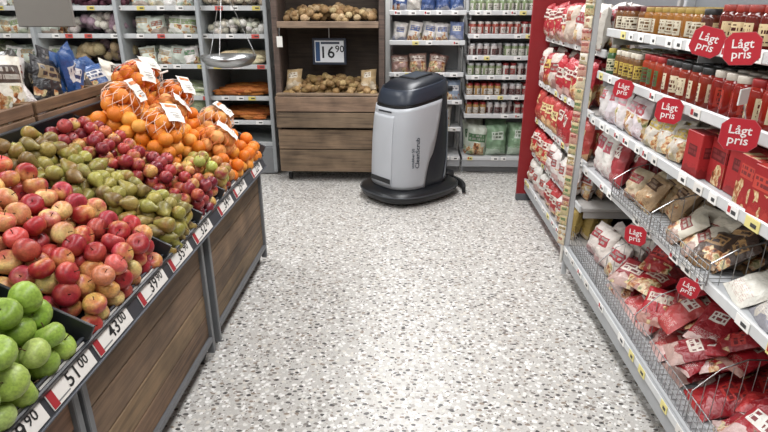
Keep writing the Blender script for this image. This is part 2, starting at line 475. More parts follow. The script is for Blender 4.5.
mb.box((.745, .75, .05), (5.0, .014, .12), M_PLAST, L('2a2c30'), .003, M=TR)
tl = math.radians(22)
RL = axes((-.868, 0, .668+ZR), (0, 1, 0), (-math.sin(tl), 0, math.cos(tl)), (math.cos(tl), 0, math.sin(tl)))
mb.box((.745, 0, -.004), (5.03, .088, .01), M_PLAST, L('35373c'), .003, M=RL)
mb.box((.745, .044, .002), (5.03, .006, .014), M_PLAST, L('4a4d54'), .002, M=RL)
mb.box((.745, -.044, .002), (5.03, .006, .014), M_PLAST, L('4a4d54'), .002, M=RL)
CZ = .035
mb.box((-1.76, .745, 1.05+CZ), (.42, 5.0, .02), M_WOODY, L('6b543f'), .003)
for i in range(5):
    y1 = 3.27-i*1.0; yc = y1-.5
    mb.box((-1.56, yc, 1.085+CZ), (.018, .98, .045), M_WOODY, vary(L('8a6c52'), .1), .003)
    mb.box((-1.56, yc, 1.14+CZ), (.018, .98, .05), M_WOODY, vary(L('7b5e46'), .1), .003)
    mb.box((-1.97, yc, 1.14+CZ), (.018, .98, .2), M_WOODY, vary(L('6b543f'), .1), .003)
    for yy in (y1-.012, y1-.98, y1-.5):
        mb.box((-1.76, yy, 1.12+CZ), (.40, .016, .09), M_WOODX, vary(L('8a6c52'), .1), .003)
mb.build('stand_frame', st)
mb = MB()
for y, t in [(.72, '24 90'), (.945, '29 90'), (1.165, '51 00'), (1.385, '43 00'), (1.66, '39 90'), (1.91, '35 90'), (2.16, '32 90'), (2.48, '34 90'), (2.73, '29 90'), (3.07, '22 90')]:
    W_ = .2
    mb.box((y, 0, .0035), (W_, .072, .003), M_CARD, L('d8d4ce'), .0006, M=RL)
    mb.box((y-W_/2+.014, -.006, .0055), (.024, .055, .001), M_CARD, L('9a2028'), .0003, M=RL)
    mb.box((y-.035, .026, .0055), (.1, .006, .001), M_CARD, L('333333'), .0003, M=RL)
    mb.box((y+.06, .026, .0055), (.03, .008, .001), M_CARD, L('b02a30'), .0003, M=RL)
    mb.box((y-.05, -.026, .0055), (.05, .004, .001), M_CARD, L('777777'), .0003, M=RL)
    mb.text(t[:2], RL @ T((y+.005, -.007, .0062)), .058, M_CARD, L('141414'))
    mb.text(t[3:], RL @ T((y+.058, -.001, .0062)), .04, M_CARD, L('141414'))
mb.build('price_labels', st)

mb = MB()
BP = [('d4cfc4', '4a3c34'), ('3a3632', 'b8ae9c'), ('c4beb4', '3a5a88'), ('46403c', 'd0c6b0'), ('6a5848', 'd8d0c2'), ('dcd8d0', '6a2d24'), ('2a4f86', 'c8c8c8'), ('2c2a2c', '8a7a60')]
y = -1.6
while y < 3.1:
    for x in (-1.65, -1.75, -1.87):
        if R.random() < .08: continue
        c, c2 = R.choice(BP if y < 2.45 else BP[:4]+[BP[6], BP[7]])
        h_ = R.uniform(.22, .30) if y < 2.75 else R.uniform(.17, .22)
        M = T((x, y+.08, 1.075+CZ)) @ RZ(PI/2+R.uniform(-.5, .5)) @ RX(R.uniform(-.6, .1)) @ RY(R.uniform(-.4, .4))
        v, f, uv = pillow_c(.19, round(h_, 2), .065, R.randint(0, 3))
        mb.add(v, f, M, M_BAG, vary(L(c), .08), L(c2), uv)
    y += R.uniform(.10, .14)
mb.build('dried_fruit_bags')

mb = MB()
mb.box((-1.63, 2.6, 1.72), (.26, .02, .47), M_CARD, L('77736d'), .004)
mb.box((-1.63, 2.588, 1.78), (.18, .004, .2), M_CARD, L('a9a49c'), .001)
for dx in (-.1, .1): mb.wire((-1.63+dx, 2.6, 1.95), (-1.63+dx, 2.6, 3.1), .002)
mb.build('hanging_department_sign')

# ------------------------------------------------------------ generic gondola shelving
def gondola(name, M, width, levels, depth=.45, top=1.9, frame='b4b6b8', lipc='c9caca', labels=True, kick=.08, baseout=0.0, kc='8a8c8e', seps=None):
    e = empty(name); mb = MB(M)
    mb.box((width/2, depth+.012, top/2+.02), (width, .02, top-.02), M_PAINT, L('7f8183'), .002)
    xs = seps or [0, width]
    for x in xs:
        mb.box((min(max(x, .016), width-.016), depth-.02, top/2+.01), (.03, .05, top), M_PAINT, L(frame), .004)
    for i, (z, dpt) in enumerate(levels):
        y0 = -baseout if i == 0 else 0
        d_ = depth-y0 if i == 0 else dpt
        yy = depth-d_
        mb.box((width/2, (yy+depth)/2, z-.013), (width-.006, d_, .022), M_PAINT, L(frame), .003)
        if i == 0:
            mb.box((width/2, yy-.002, z-.045), (width-.002, .012, .10), M_PAINT, L('9c9ea0'), .004)
            mb.box((width/2, yy-.010, z-.012), (width-.002, .006, .03), M_PLAST, L(lipc), .002)
            mb.box((width/2, yy+.09, (z-.06)/2), (width-.01, .02, z-.06), M_PAINT, L(kc), .002)
        else:
            mb.box((width/2, yy-.006, z-.008), (width-.002, .014, .042), M_PLAST, L(lipc), .004)
            for x in xs:
                mb.box((min(max(x, .02), width-.02), (yy+depth)/2, z-.045), (.004, d_*.9, .05), M_PAINT, L(frame), .001)
    mb.build('shelf_frame', e)
    mb = MB(M)
    for i, (z, dpt) in enumerate(levels):
        yy = -baseout-.009 if i == 0 else depth-dpt-.009
        x = .05
        while x < width-.06:
            ww = R.choice((.05, .06, .07))
            if R.random() < .75:
                c = R.choice(['e8e6e2', 'e8e6e2', 'e8e6e2', 'dcd088', 'd8d4ce'])
                mb.box((x+ww/2, yy-.006, z-.01), (ww, .003, .034), M_CARD, L(c), .0005)
                mb.box((x+ww*.62, yy-.0082, z-.012), (ww*.4, .001, .012), M_CARD, L('3a3a3a'), .0003)
                if R.random() < .25: mb.box((x+ww*.2, yy-.0082, z-.008), (ww*.25, .001, .02), M_CARD, L('b02a32'), .0003)
            x += ww+R.uniform(.015, .1)
    mb.build('shelf_edge_labels', e)
    return e

jp = lambda r, h: lathe([(0, 0), (r*.85, 0), (r, .006), (r, h*.72), (r*.92, h*.8), (r*.78, h*.84), (r*.78, h*.85)], 16)
def jars(mb, x0, x1, z, pal, r=.036, h=.125, rows=3, y0=.04, stack=0):
    V, F, U = jp(r, h); lv = lathe([(r*.82, h*.84), (r*.84, h*.86), (r*.84, h-.002), (r*.8, h), (0, h)], 16)
    x = x0+r
    grp = R.choice(pal); n = 0
    while x < x1-r:
        if n <= 0: grp = R.choice(pal); n = R.randint(2, 5)
        n -= 1
        sk = 1 if R.random() < .12 else 0
        for k in range(sk, rows):
            for q in range(1+stack):
                M = T((x+R.uniform(-.003, .003), y0+r+k*(2*r+.004)+R.uniform(0, .008), z+q*h)) @ RZ(R.uniform(0, 6))
                mb.add(V, F, M, M_JAR, vary(L(grp[0]), .08), L(grp[1]), U, r=.5+R.uniform(-.02, .02))
                mb.add(lv[0], lv[1], M, M_PLAST, L(grp[2]), None, lv[2])
        x += 2*r+R.uniform(.003, .008)
def boxes(mb, x0, x1, z, pal, w=.1, h=.15, d=.05, rows=3, y0=.02):
    x = x0+w/2; grp = R.choice(pal); n = 0
    while x < x1-w/2+.01:
        if n <= 0: grp = R.choice(pal); n = R.randint(1, 3)
        n -= 1
        yo = R.choice((0, 0, .02, .05))
        for k in range(rows):
            mb.box((x+R.uniform(-.003, .003), y0+yo+d/2+k*(d+.004), z+h/2), (w, d, h), M_BOX, vary(L(grp[0]), .06), .002, RZ(R.uniform(-.05, .05)), c2=L(grp[1]))
        x += w+.006
def bags(mb, x0, x1, z, pal, w=.14, h=.2, t=.06, rows=3, y0=.04, lean=-.12, jit=.08, grpn=(1, 3), miss=.04):
    x = x0+w/2; grp = R.choice(pal); n = 0; rv = .3
    while x < x1-w/2+.02:
        if n <= 0: grp = R.choice(pal); n = R.randint(*grpn); rv = R.random()
        n -= 1
        for k in range(rows):
            if R.random() < miss and k == 0: continue
            v, f, uv = pillow_c(w, h, t, R.randint(0, 3))
            M = T((x+R.uniform(-.008, .008), y0+t*.6+k*t*.95, z+.002)) @ RZ(R.uniform(-jit, jit)) @ RX(lean+R.uniform(-.08, .08)) @ RY(R.uniform(-jit, jit)) @ S3(1, 1, R.uniform(.92, 1.05))
            mb.add(v, f, M, M_BAG, vary(L(grp[0]), .07), L(grp[1]), uv, r=rv)
        x += w*.97+R.uniform(0, .01)

MN = T((1.0, 3.1, 0)) @ RZ(-PI/2)
LV = [(.215, .45), (.71, .43), (1.0, .43), (1.235, .42), (1.45, .40)]
GE = gondola('grocery_shelving', MN, 3.7, LV, .46, 2.1, seps=[0, .93, 1.86, 2.79, 3.7], baseout=.02)
mb = MB(MN)
jars(mb, .03, 1.0, 1.45, [('5a2214', 'c8a878', '9a7c3a'), ('8a5a24', 'c8c0ac', '9a8040'), ('4a241a', 'b8a480', '2d2d2d'), ('6a4424', 'd0c8b4', '5a2020')], .034, .12, 4, .06)
jars(mb, 1.02, 2.9, 1.45, [('5e1c14', 'c8b48c', '8a2c22'), ('6a2c1a', 'd0c8b4', '6a1c1c'), ('50201a', 'b09468', '9a803c'), ('7a5428', 'd4ccb8', 'a08a4a')], .038, .135, 4, .06)
mb.build('preserve_jars')
mb = MB(MN)
jars(mb, .03, .45, 1.235, [('3c5a38', 'c8c2a4', 'a89c48'), ('6a4a2a', 'b8a050', 'c8c0b0'), ('84402a', 'c8bc9c', '3a6a3a')], .026, .13, 5, .05)
jars(mb, .47, 3.0, 1.235, [('8c2016', 'c8bc9c', '8a1c1c'), ('781a14', 'a83a30', 'b8b0a4'), ('7c281a', 'd0c4a8', '2a2a2a'), ('8c3018', '48603c', '942424')], .035, .14, 4, .05)
mb.build('sauce_jars')
mb = MB(MN)
bags(mb, .03, .62, 1.0, [('dcd4d2', 'c08890'), ('d4cecf', 'a85058'), ('e0dcda', 'b8787c')], .11, .185, .07, 4, .03, -.12, .14)
bags(mb, .62, 1.02, 1.0, [('c0baac', 'a89040'), ('b4a454', 'd4ccb8'), ('84904c', 'd4ccb0')], .12, .15, .06, 4, .03, -.4, .25)
mb.build('flour_and_snack_bags')
mb = MB(MN)
boxes(mb, 1.05, 2.2, 1.0, [('98191e', 'b84034'), ('90161c', 'c8b49c'), ('a02426', '5c1416')], .108, .16, .055, 5, .02)
bags(mb, 2.2, 3.3, 1.0, [('8c1c20', 'c8b89a'), ('a03a2a', 'c8b050')], .13, .18, .06, 3, .03)
mb.build('red_meal_kit_cartons')
mb = MB(MN)
bags(mb, .03, .5, .71, [('dcd6d0', 'a8505c'), ('d4d0cc', 'c08088'), ('9a3a3e', 'd8d0c8')], .13, .24, .08, 3, .03, -.15, .15)
bags(mb, .5, .95, .71, [('c4b8a4', '8a6440'), ('a88e6c', '4a3020'), ('b8a88c', '8a3030'), ('6a4a38', 'c8b898')], .13, .16, .08, 3, .03, -.5, .25)
bags(mb, .95, 1.42, .71, [('4a3a32', 'a88458'), ('ccc4b4', '7a2a24'), ('5a4634', 'c4b898'), ('b8381f', 'd8c8a0')], .13, .18, .05, 5, .02, -.85, .35, (1, 2))
bags(mb, 1.42, 3.2, .71, [('d0ccc4', '9a3a34'), ('b8b0a4', '3a4a70'), ('b88838', '8c2c28'), ('3a4a60', 'c0b8a8'), ('ccc4b4', '8a3028'), ('8a7a68', 'd0c8b8')], .15, .2, .05, 7, .02, -1.0, .35, (1, 2))
mb.build('tortilla_and_bread_packets')
mb = MB(MN)
bags(mb, .05, .5, .215, [('d0c8c0', '9c343c'), ('903038', 'c8bcb0')], .15, .2, .09, 3, .05, -.3, .2)
RP = [('981a24', 'b8a898'), ('8c1620', 'b43430'), ('a02430', '501018'), ('84141e', 'c8bcb0'), ('a83a3a', 'd8d0c8'), ('901c26', 'd8d4cc')]
for tier, (yy, zz) in enumerate(((.03, 0), (.17, .035))):
    bags(mb, .5, 3.5, .215+zz, RP, .165, .2, .05, 5, yy, -1.1, .3, (1, 3), .08)
for i in range(46):
    c, c2 = R.choice(RP); v, f, uv = pillow_c(.15, .19, .045, R.randint(0, 3))
    x_ = R.uniform(.6, 3.4); y_ = R.uniform(.02, .2)
    mb.add(v, f, T((x_, y_, .27+y_*.42+R.uniform(0, .04))) @ RZ(R.uniform(-.9, .9)) @ RX(R.uniform(-1.35, -.85)), M_BAG, vary(L(c), .1), L(c2), uv)
mb.build('red_snack_packets')
def fence(mb, x0, x1, y, z, h, n=3, r=.0015, step=.03, curve=True):
    x = x0; C_ = L('a8a8a8')
    while x <= x1+.001:
        mb.wire((x, y, z), (x, y, z+h), r, M_STEEL, C_, 5)
        if curve: mb.wire((x, y, z+.001), (x, y+.4, z+.001), r, M_STEEL, C_, 4)
        x += step
    for k in range(n+1):
        zz = z+h*k/n
        mb.wire((x0, y, zz), (x1, y, zz), r*1.5, M_STEEL, C_, 5)
def divider(mb, x, y0, y1, z, h):
    P = [(x, y0, z), (x, y0, z+h*.5), (x, y0+.08, z+h*.85), (x, y0+.16, z+h), (x, y1, z+h)]
    for a, b_ in zip(P[:-1], P[1:]): mb.wire(a, b_, .0026, M_STEEL, L('a8a8a8'), 6)
    yy = y0+.04
    while yy < y1:
        t = min(1, (yy-y0)/.16); mb.wire((x, yy, z), (x, yy, z+h*(.5+.5*t)), .0016, M_STEEL, L('a8a8a8'), 4); yy += .04
for args, dv in (((0.5, 1.42, .01, .712, .07), ((.5, .16), (.95, .16), (1.42, .16))), ((.04, 3.6, .0, .217, .11), ((.5, .26), (1.0, .26), (1.5, .26), (2.0, .26), (2.5, .26)))):
    mb = MB(MN); fence(mb, *args)
    for x, h_ in dv: divider(mb, x, args[2], .42, args[3], h_)
    mb.build('wire_basket', GE)
mb = MB(MN)
mb.box((-.006, -.012, .95), (.016, .03, 1.86), M_PAINT, L('b9babb'), .003)
mb.box((-.012, -.035, .98), (.028, .012, 1.75), M_PLAST, L('ccc8c0'), .003)
z = .22
while z < 1.85:
    c, c2 = R.choice([('c8bca0', '9c4030'), ('b8a880', '3a6a3a'), ('ccc4b4', '887030'), ('b89080', '943030')])
    v, f, uv = pillow_c(.055, .06, .012, 1)
    mb.add(v, f, T((-.012, -.05, z)) @ RZ(R.uniform(.5, .9)), M_BAG, L(c), L(c2), uv); z += .062
mb.build('spice_sachet_clip_strip')

def lp_sign(X, Y, Z, s=.1, yaw=.0, tilt=0):
    nrm = Vector((-math.cos(yaw), -math.sin(yaw), .0)); up = Vector((0, 0, 1)); xr = up.cross(nrm)
    M = axes((X, Y, Z), xr, up, nrm) @ RZ(tilt)
    mb = MB(); h = s*.5
    k = [(-.5, -.28), (-.3, -.5), (.3, -.5), (.5, -.28), (.5, .28), (.3, .5), (-.3, .5), (-.5, .28)]
    def plate(sc_, z0, z1, c):
        v = [(a*s*sc_, b_*s*sc_*.95, z0) for a, b_ in k]+[(a*s*sc_, b_*s*sc_*.95, z1) for a, b_ in k]
        f = [tuple(range(7, -1, -1)), tuple(range(8, 16))]+[(i, (i+1) % 8, (i+1) % 8+8, i+8) for i in range(8)]
        mb.add(np.array(v), f, M, M_CARD, L(c), None, None, False)
    plate(1.0, -.001, .001, 'b0585e'); plate(.97, .0005, .0018, 'b01a2a')
    mb.text('Lågt', M @ T((0, h*.27, .0024)), s*.36, M_CARD, L('e8e0de'))
    mb.text('pris', M @ T((0, -h*.33, .0024)), s*.36, M_CARD, L('e8e0de'))
    mb.wire((X, Y, Z+s*.3), (1.012+(.0), Y+.02, Z+s*.1), .003, M_PLAST, L('cccccc'))
    mb.build('low_price_sign')
for (Y, Z, s) in [(1.88, 1.475, .095), (1.68, 1.47, .095), (2.51, 1.235, .085), (2.05, 1.225, .095), (1.6, 1.24, .098), (2.14, .695, .088), (1.68, .70, .07), (1.3, 1.47, .095), (1.2, 1.235, .095), (1.1, .7, .09)]:
    lp_sign(.955, Y, Z, s, R.uniform(.75, 1.0), R.uniform(-.25, .1))
mb = MB(); mb.box((.955, 1.62, 1.345), (.004, .06, .045), M_CARD, L('d8d7d4'), .001, RZ(-.9)); mb.wire((.965, 1.63, 1.33), (1.0, 1.65, 1.25), .002)
mb.box((.952, 1.618, 1.35), (.004, .04, .012), M_CARD, L('a02a34'), .001, RZ(-.9))
mb.build('shelf_talker_card')

MF = T((1.02, 4.5, 0)) @ RZ(-PI/2)
LF = [(.2, .42), (.44, .40), (.71, .40), (1.0, .40), (1.335, .38)]
gondola('snack_shelving', MF, 1.36, LF, .44, 2.1, 'aca8a4', seps=[0, 1.36], kc='8a1a1e')
mb = MB(MF)
bags(mb, .02, 1.34, 1.335, [('9c2a30', 'ccc4b8'), ('d4cec8', '943a40'), ('a83a30', 'ccac50'), ('c0b4a4', 'a04a38'), ('901e26', 'b8b0a8')], .16, .24, .09, 3, -.01, -.05, .15)
bags(mb, .02, 1.34, 1.0, [('a42c34', 'd0c8bc'), ('c0703a', 'd0c4a4'), ('9c2a2e', 'c0a460'), ('c4bab0', '943434')], .17, .26, .09, 3, -.01, -.08, .15)
bags(mb, .02, 1.34, .71, [('9c2a2e', 'ccc4b8'), ('ccc4b8', 'a04038'), ('5a3a5a', 'ccc4b8'), ('a8403a', 'd4c490')], .16, .24, .09, 3, -.01, -.08, .15)
bags(mb, .02, 1.34, .44, [('b87038', 'd4c8ac'), ('a42e2e', 'ccc0b4'), ('ccc6c0', '903434')], .17, .21, .09, 3, -.02, -.08, .15)
bags(mb, .02, 1.34, .2, [('a89050', 'ccc0b4'), ('982e2e', 'c4bcb0'), ('c4c0b8', '943e38')], .18, .2, .1, 3, -.02, -.1, .15)
mb.build('crisp_bags')
mb = MB()
mb.box((1.205, 4.535, 1.03), (.50, .03, 2.02), M_PAINT, L('861a20'), .004)
mb.box((1.205, 4.535, .03), (.50, .04, .06), M_PAINT, L('55585c'), .004)
mb.build('red_shelf_end_panel')

# ------------------------------------------------------------ back shelving
LB = [(.17, .42), (.44, .36), (.70, .36), (.955, .36), (1.24, .36), (1.5, .36)]
MB1 = T((-.16, 5.28, 0))
gondola('dry_goods_shelving', MB1, .70, LB, .42, 2.0, 'b4b4b4')
mb = MB(MB1)
bags(mb, .03, .68, 1.5, [('3a5080', 'c8c8c8'), ('b8b4ac', '2a3a5a')], .13, .2, .07, 3, .03)
bags(mb, .03, .68, 1.24, [('3a4f80', 'c8c6c0'), ('c4c0bc', '485a88'), ('6a7898', 'ccc4b4')], .13, .17, .07, 3, .06, -.2, .2)
bags(mb, .03, .68, .955, [('987a70', 'c4b8ac'), ('886a60', '4a3028'), ('a89084', 'b8a898')], .17, .17, .12, 2, .05, -.3, .3)
bags(mb, .03, .68, .70, [('b4b4b4', '606c84'), ('7a8698', 'c4c4c4')], .13, .19, .08, 3, .05)
bags(mb, .03, .68, .44, [('a8a094', '6a5444'), ('bcb8b0', '4a644a')], .14, .2, .08, 3, .05)
bags(mb, .03, .68, .17, [('788a68', 'ccccc0'), ('c4c4bc', '587a4e')], .17, .22, .1, 3, .05)
mb.build('pasta_bags')
LB2 = [(.17, .42), (.575, .38), (.75, .38), (.935, .38), (1.11, .38), (1.30, .38), (1.5, .38)]
MB2 = T((.56, 5.28, 0))
gondola('tinned_food_shelving', MB2, .70, LB2, .42, 2.0, 'b4b4b4')
mb = MB(MB2)
pj = [('944a40', 'ccc8c0', 'c4bcb4'), ('bcb8b0', '943c3c', '8c3030'), ('788464', 'ccc8c0', 'b4b4b4'), ('a07c4c', 'ccc8c0', '903030'), ('b4aca8', '5c3434', 'bcbcbc')]
for z in (.575, .75, .935, 1.11, 1.30, 1.5):
    jars(mb, .02, .69, z, pj, .03, .115, 3, .05)
mb.build('baby_food_jars')
mb = MB(MB2)
bags(mb, .02, .69, .17, [('7c967a', 'c4ccc0'), ('5e8462', 'ccd0c8'), ('b8c0b0', '4a6e4a')], .21, .31, .12, 2, .02, -.12, .1, (1, 2))
mb.build('frozen_vegetable_bags')

# ------------------------------------------------------------ potato cabinet
mb = MB()
X0, X1, YF, YB = -1.165, -.195, 4.97, 5.5
xc = (X0+X1)/2; W = X1-X0
DW = '54443a'
mb.box((xc, YB-.01, 1.02), (W-.04, .02, 1.86), M_WOODX, L('44382e'), .003)
for x in (X0+.02, X1-.02):
    mb.box((x, (YF+YB)/2+.08, 1.03), (.036, .37, 1.88), M_WOODX, L(DW), .004)
    mb.box((x, YF+.10, 1.03), (.05, .05, 1.90), M_WOODX, L('62524a'), .004)
mb.box((xc, (YF+YB)/2+.08, 1.99), (W, .4, .03), M_WOODX, L(DW), .003)
for z0, z1, yo, c in ((.10, .31, 0, '806c58'), (.315, .50, 0, '84705a'), (.52, .66, -.035, '7e6a56'), (.665, .80, -.035, '8c7660')):
    mb.box((xc, YF+yo, (z0+z1)/2), (W-.02, .022, z1-z0-.004), M_WOODX, vary(L(c), .08), .004)
for x in (X0+.015, X1-.015):
    mb.box((x, YF+.25, .3), (.02, .5, .4), M_WOODY, L('6e5a48'), .003)
    mb.box((x, YF+.22, .66), (.02, .52, .28), M_WOODY, L('6e5a48'), .003)
mb.box((xc, YF+.03, .81), (W-.02, .09, .02), M_WOODX, L('8a7662'), .003, M=None)
mb.box((xc, YF+.26, .72), (W-.06, .46, .02), M_WOODX, L(DW), .003)
mb.box((xc, YF+.25, .11), (W-.06, .5, .02), M_WOODX, L(DW), .003)
mb.box((xc, YF+.27, 1.385), (W-.08, .42, .02), M_WOODX, L(DW), .003)
mb.box((xc, YF+.06, 1.40), (W-.09, .018, .055), M_WOODX, L('8a7664'), .003)
for x in (X0+.08, X1-.08):
    for y in (YF+.08, YB-.08):
        mb.cyl((x, y, .042), .042, .028, 'x', M_RUB, L('222222'))
        mb.box((x, y, .085), (.035, .05, .03), M_STEEL, L('888888'), .003)
mb.build('wooden_produce_cabinet')
def rootheap(name, x0, x1, y0, y1, z, n, r, cols, hgt, mat=M_VEG, els=(1.35, 1, .9), protos=LUMP, slope=.0):
    mb = MB()
    ex = min(r*els[0], (x1-x0)/2.2)
    for i in range(n):
        x = R.uniform(x0+ex, x1-ex) if els[0] > 2 else R.uniform(x0+r, x1-r); y = R.uniform(y0+r, y1-r)
        k = math.sin(PI*(x-x0)/(x1-x0))**.4
        zz = z+r*.9+R.random()**.6*hgt*k+slope*(y-y0)
        rr = r*R.uniform(.8, 1.15); v, f, uv = R.choice(protos)
        rz = R.uniform(0, 6) if els[0] < 2 else R.uniform(-.35, .35)
        M = T((x, y, zz)) @ RZ(rz) @ RX(R.uniform(-.5, .5)) @ S3(*[e*rr for e in els])
        mb.add(v, f, M, mat, vary(L(R.choice(cols)), .15), None, uv)
    return mb.build(name)
rootheap('potatoes', X0+.05, X1-.05, YF+.03, YF+.42, .735, 210, .031, ['a08458', '8c7048', 'b09468', '806440'], .13, slope=.12)
rootheap('yellow_onions', X0+.06, X1-.06, YF+.08, YF+.45, 1.397, 190, .029, ['a48864', '947650', 'b49c78', '886c48'], .08, els=(1.1, 1, 1), slope=.15)
mb = MB()
for x in (-1.02, -.34):
    v, f, uv = pillow_c(.15, .2, .09, 2)
    mb.add(v, f, T((x, YF+.12, .84)) @ RX(-.6) @ RZ(R.uniform(-.3, .3)), M_BAG, L('a8906c'), L('c4bcac'), uv)
mb.build('bagged_potatoes')
mb = MB(); SM = T((-.70, YF+.27, 1.16)) @ RX(PI/2)
mb.box((0, 0, 0), (.31, .235, .012), M_PLAST, L('27303f'), .004, M=SM)
mb.box((0, .0, .007), (.265, .19, .003), M_CARD, L('d4d8dc'), .001, M=SM)
mb.box((-.105, .0, .009), (.04, .17, .002), M_CARD, L('27466e'), .0005, M=SM)
mb.text('16', SM @ T((-.02, -.012, .0105)), .145, M_CARD, L('101418'))
mb.text('90', SM @ T((.095, .02, .0105)), .085, M_CARD, L('101418'))
mb.box((.01, .075, .0095), (.17, .02, .001), M_CARD, L('3b4350'), .0003, M=SM)
mb.wire((-.70, YF+.28, 1.27), (-.70, YF+.28, 1.376), .004); mb.build('price_sign_board')
mb = MB(); mb.box((-1.10, YF+.03, 1.26), (.05, .004, .09), M_CARD, L('d8d6d0'), .001); mb.wire((-1.1, YF+.035, 1.30), (-1.1, YF+.05, 1.38), .0015)
mb.build('hanging_price_tag')

# ------------------------------------------------------------ refrigerated produce wall
mb = MB()
FX0, FX1, FY = -4.4, -1.24, 5.2
mb.box(((FX0+FX1)/2, 5.95, 1.1), (FX1-FX0, .04, 2.1), M_PAINT, L('8a8e8e'), .003)
for x in (-1.255, -1.86, -2.6, -3.4, -4.38):
    mb.box((x, FY, 1.05), (.035, .05, 2.04), M_PAINT, L('9a9ea0'), .004)
    mb.box((x, 5.58, 1.05), (.012, .72, 2.04), M_PAINT, L('a8acac'), .002)
mb.box(((FX0+FX1)/2, 5.56, .14), (FX1-FX0, .74, .26), M_PAINT, L('77797b'), .005)
FZ = [.29, .50, .73, 1.02, 1.29, 1.53]
for z in FZ:
    mb.box(((FX0+FX1)/2, 5.6, z-.012), (FX1-FX0, .68, .02), M_PAINT, L('a8acab'), .003)
    mb.box(((FX0+FX1)/2, FY+.05, z+.0), (FX1-FX0-.01, .014, .042), M_PLAST, L('b8baba'), .003)
    x = FX0+.1
    while x < FX1-.1:
        mb.box((x, FY+.04, z), (.07, .003, .036), M_CARD, L(R.choice(['dcdad6', 'dcdad6', 'c8b860', 'b84840'])), .0005)
        mb.box((x+.01, FY+.038, z), (.035, .001, .012), M_CARD, L('333333'), .0003); x += R.uniform(.1, .25)
mb.build('refrigerated_produce_display')
white = ['d4d0c4', 'c8c4b4', 'dcd8d0', 'b4b09c']; orange_ = ['b0642c', 'bc7438', '9c5424']
vs = [(1.53, [('mushrooms', ['c8bca8', 'b0a08c'], .03, (1, 1, .8)), ('white_onions', white, .035, (1, 1, 1)), ('red_onions', ['5e3440', '6e4450'], .035, (1, 1, 1))]),
      (1.29, [('garlic_bulbs', white, .032, (1, 1, .9)), ('cauliflowers', white+['94a070'], .06, (1, 1, .8)), ('turnips', ['ccc4bc', 'a48c98'], .042, (1, 1, 1)), ('celeriac_roots', ['b4a890', '988c74'], .055, (1, 1, 1))]),
      (1.02, [('parsnips', ['c8b894', 'd4c8a8'], .028, (3, .9, .9)), ('chinese_cabbages', ['a4ac84', 'c8cca8', 'd8d8c0'], .05, (1.6, .9, .9)), ('swedes', ['a08c6c', '786464'], .052, (1, 1, 1))]),
      (.73, [('carrots', orange_, .02, (4, .9, .9)), ('leeks', ['a4b084', 'c8ccb4'], .022, (5, .9, .9)), ('beetroots', ['4a2430', '562c38'], .045, (1, 1, 1))]),
      (.50, [('loose_carrots', orange_, .02, (4, .9, .9)), ('white_cabbages', ['a0ac88', 'b4bc9c'], .075, (1, 1, 1))])]
PB = MB()
for z, its in vs:
    x1 = FX1-.05; k = 0
    while x1 > -3.9:
        nm, cl, r, els = its[k % len(its)]; k += 1
        wd = .56 if x1 > -1.5 else .62
        if z in (1.29, 1.02, 1.53) and k % 2 == 0:
            xx = x1-wd+.08
            while xx < x1-.06:
                for kk in range(3):
                    v, f, uv = pillow_c(.16, .17, .09, R.randint(0, 3))
                    c_ = R.choice([('d0d0c8', '7a8c5c'), ('c8ccc0', 'a08c6c'), ('dcdad4', '5a7a5a'), ('b8c0b4', '8c5c4c')])
                    PB.add(v, f, T((xx+R.uniform(-.01, .01), FY+.13+kk*.1, z+.003)) @ RZ(R.uniform(-.3, .3)) @ RX(R.uniform(-.4, -.1)) @ RY(R.uniform(-.2, .2)), M_BAG, vary(L(c_[0])), L(c_[1]), uv)
                xx += .14
        else:
            pr_ = CAUL if nm.endswith('flowers') else LUMP
            n = int(min(170, .5/(r*r)/2.4/max(1, els[0]*.6)))
            rootheap(nm, x1-wd, x1, FY+.08, FY+.55, z, n, r, cl, min(.14, r*3.2), els=els, protos=pr_)
        x1 -= wd+.04
PB.build('bagged_salad_vegetables')

mb = MB(); cx, cy, cz = -1.42, 4.55, 1.10
v, f, uv = lathe([(0, 0), (.1, .004), (.17, .02), (.2, .05), (.215, .085), (.222, .085), (.205, .045), (.17, .012), (.1, -.004), (0, -.008)], 32)
mb.add(v, f, T((cx, cy, cz)), M_STEEL, L('b8babb'), None, uv)
for a in (0, 2.09, 4.19):
    mb.wire((cx+.215*math.cos(a+.5), cy+.215*math.sin(a+.5), cz+.085), (cx, cy, cz+.62), .003)
mb.cyl((cx, cy, cz+.82), .13, .08, 'y', M_PAINT, L('d8d8d4'), 32)
mb.cyl((cx, cy-.042, cz+.82), .11, .004, 'y', M_CARD, L('f4f4f0'), 32, .001)
mb.box((cx+.02, cy-.046, cz+.85), (.004, .002, .08), M_CARD, L('b02020'), .0005)
mb.wire((cx, cy, cz+.62), (cx, cy, cz+.7), .006); mb.wire((cx, cy, cz+.94), (cx, cy, 3.1), .005)
mb.build('hanging_produce_scale')

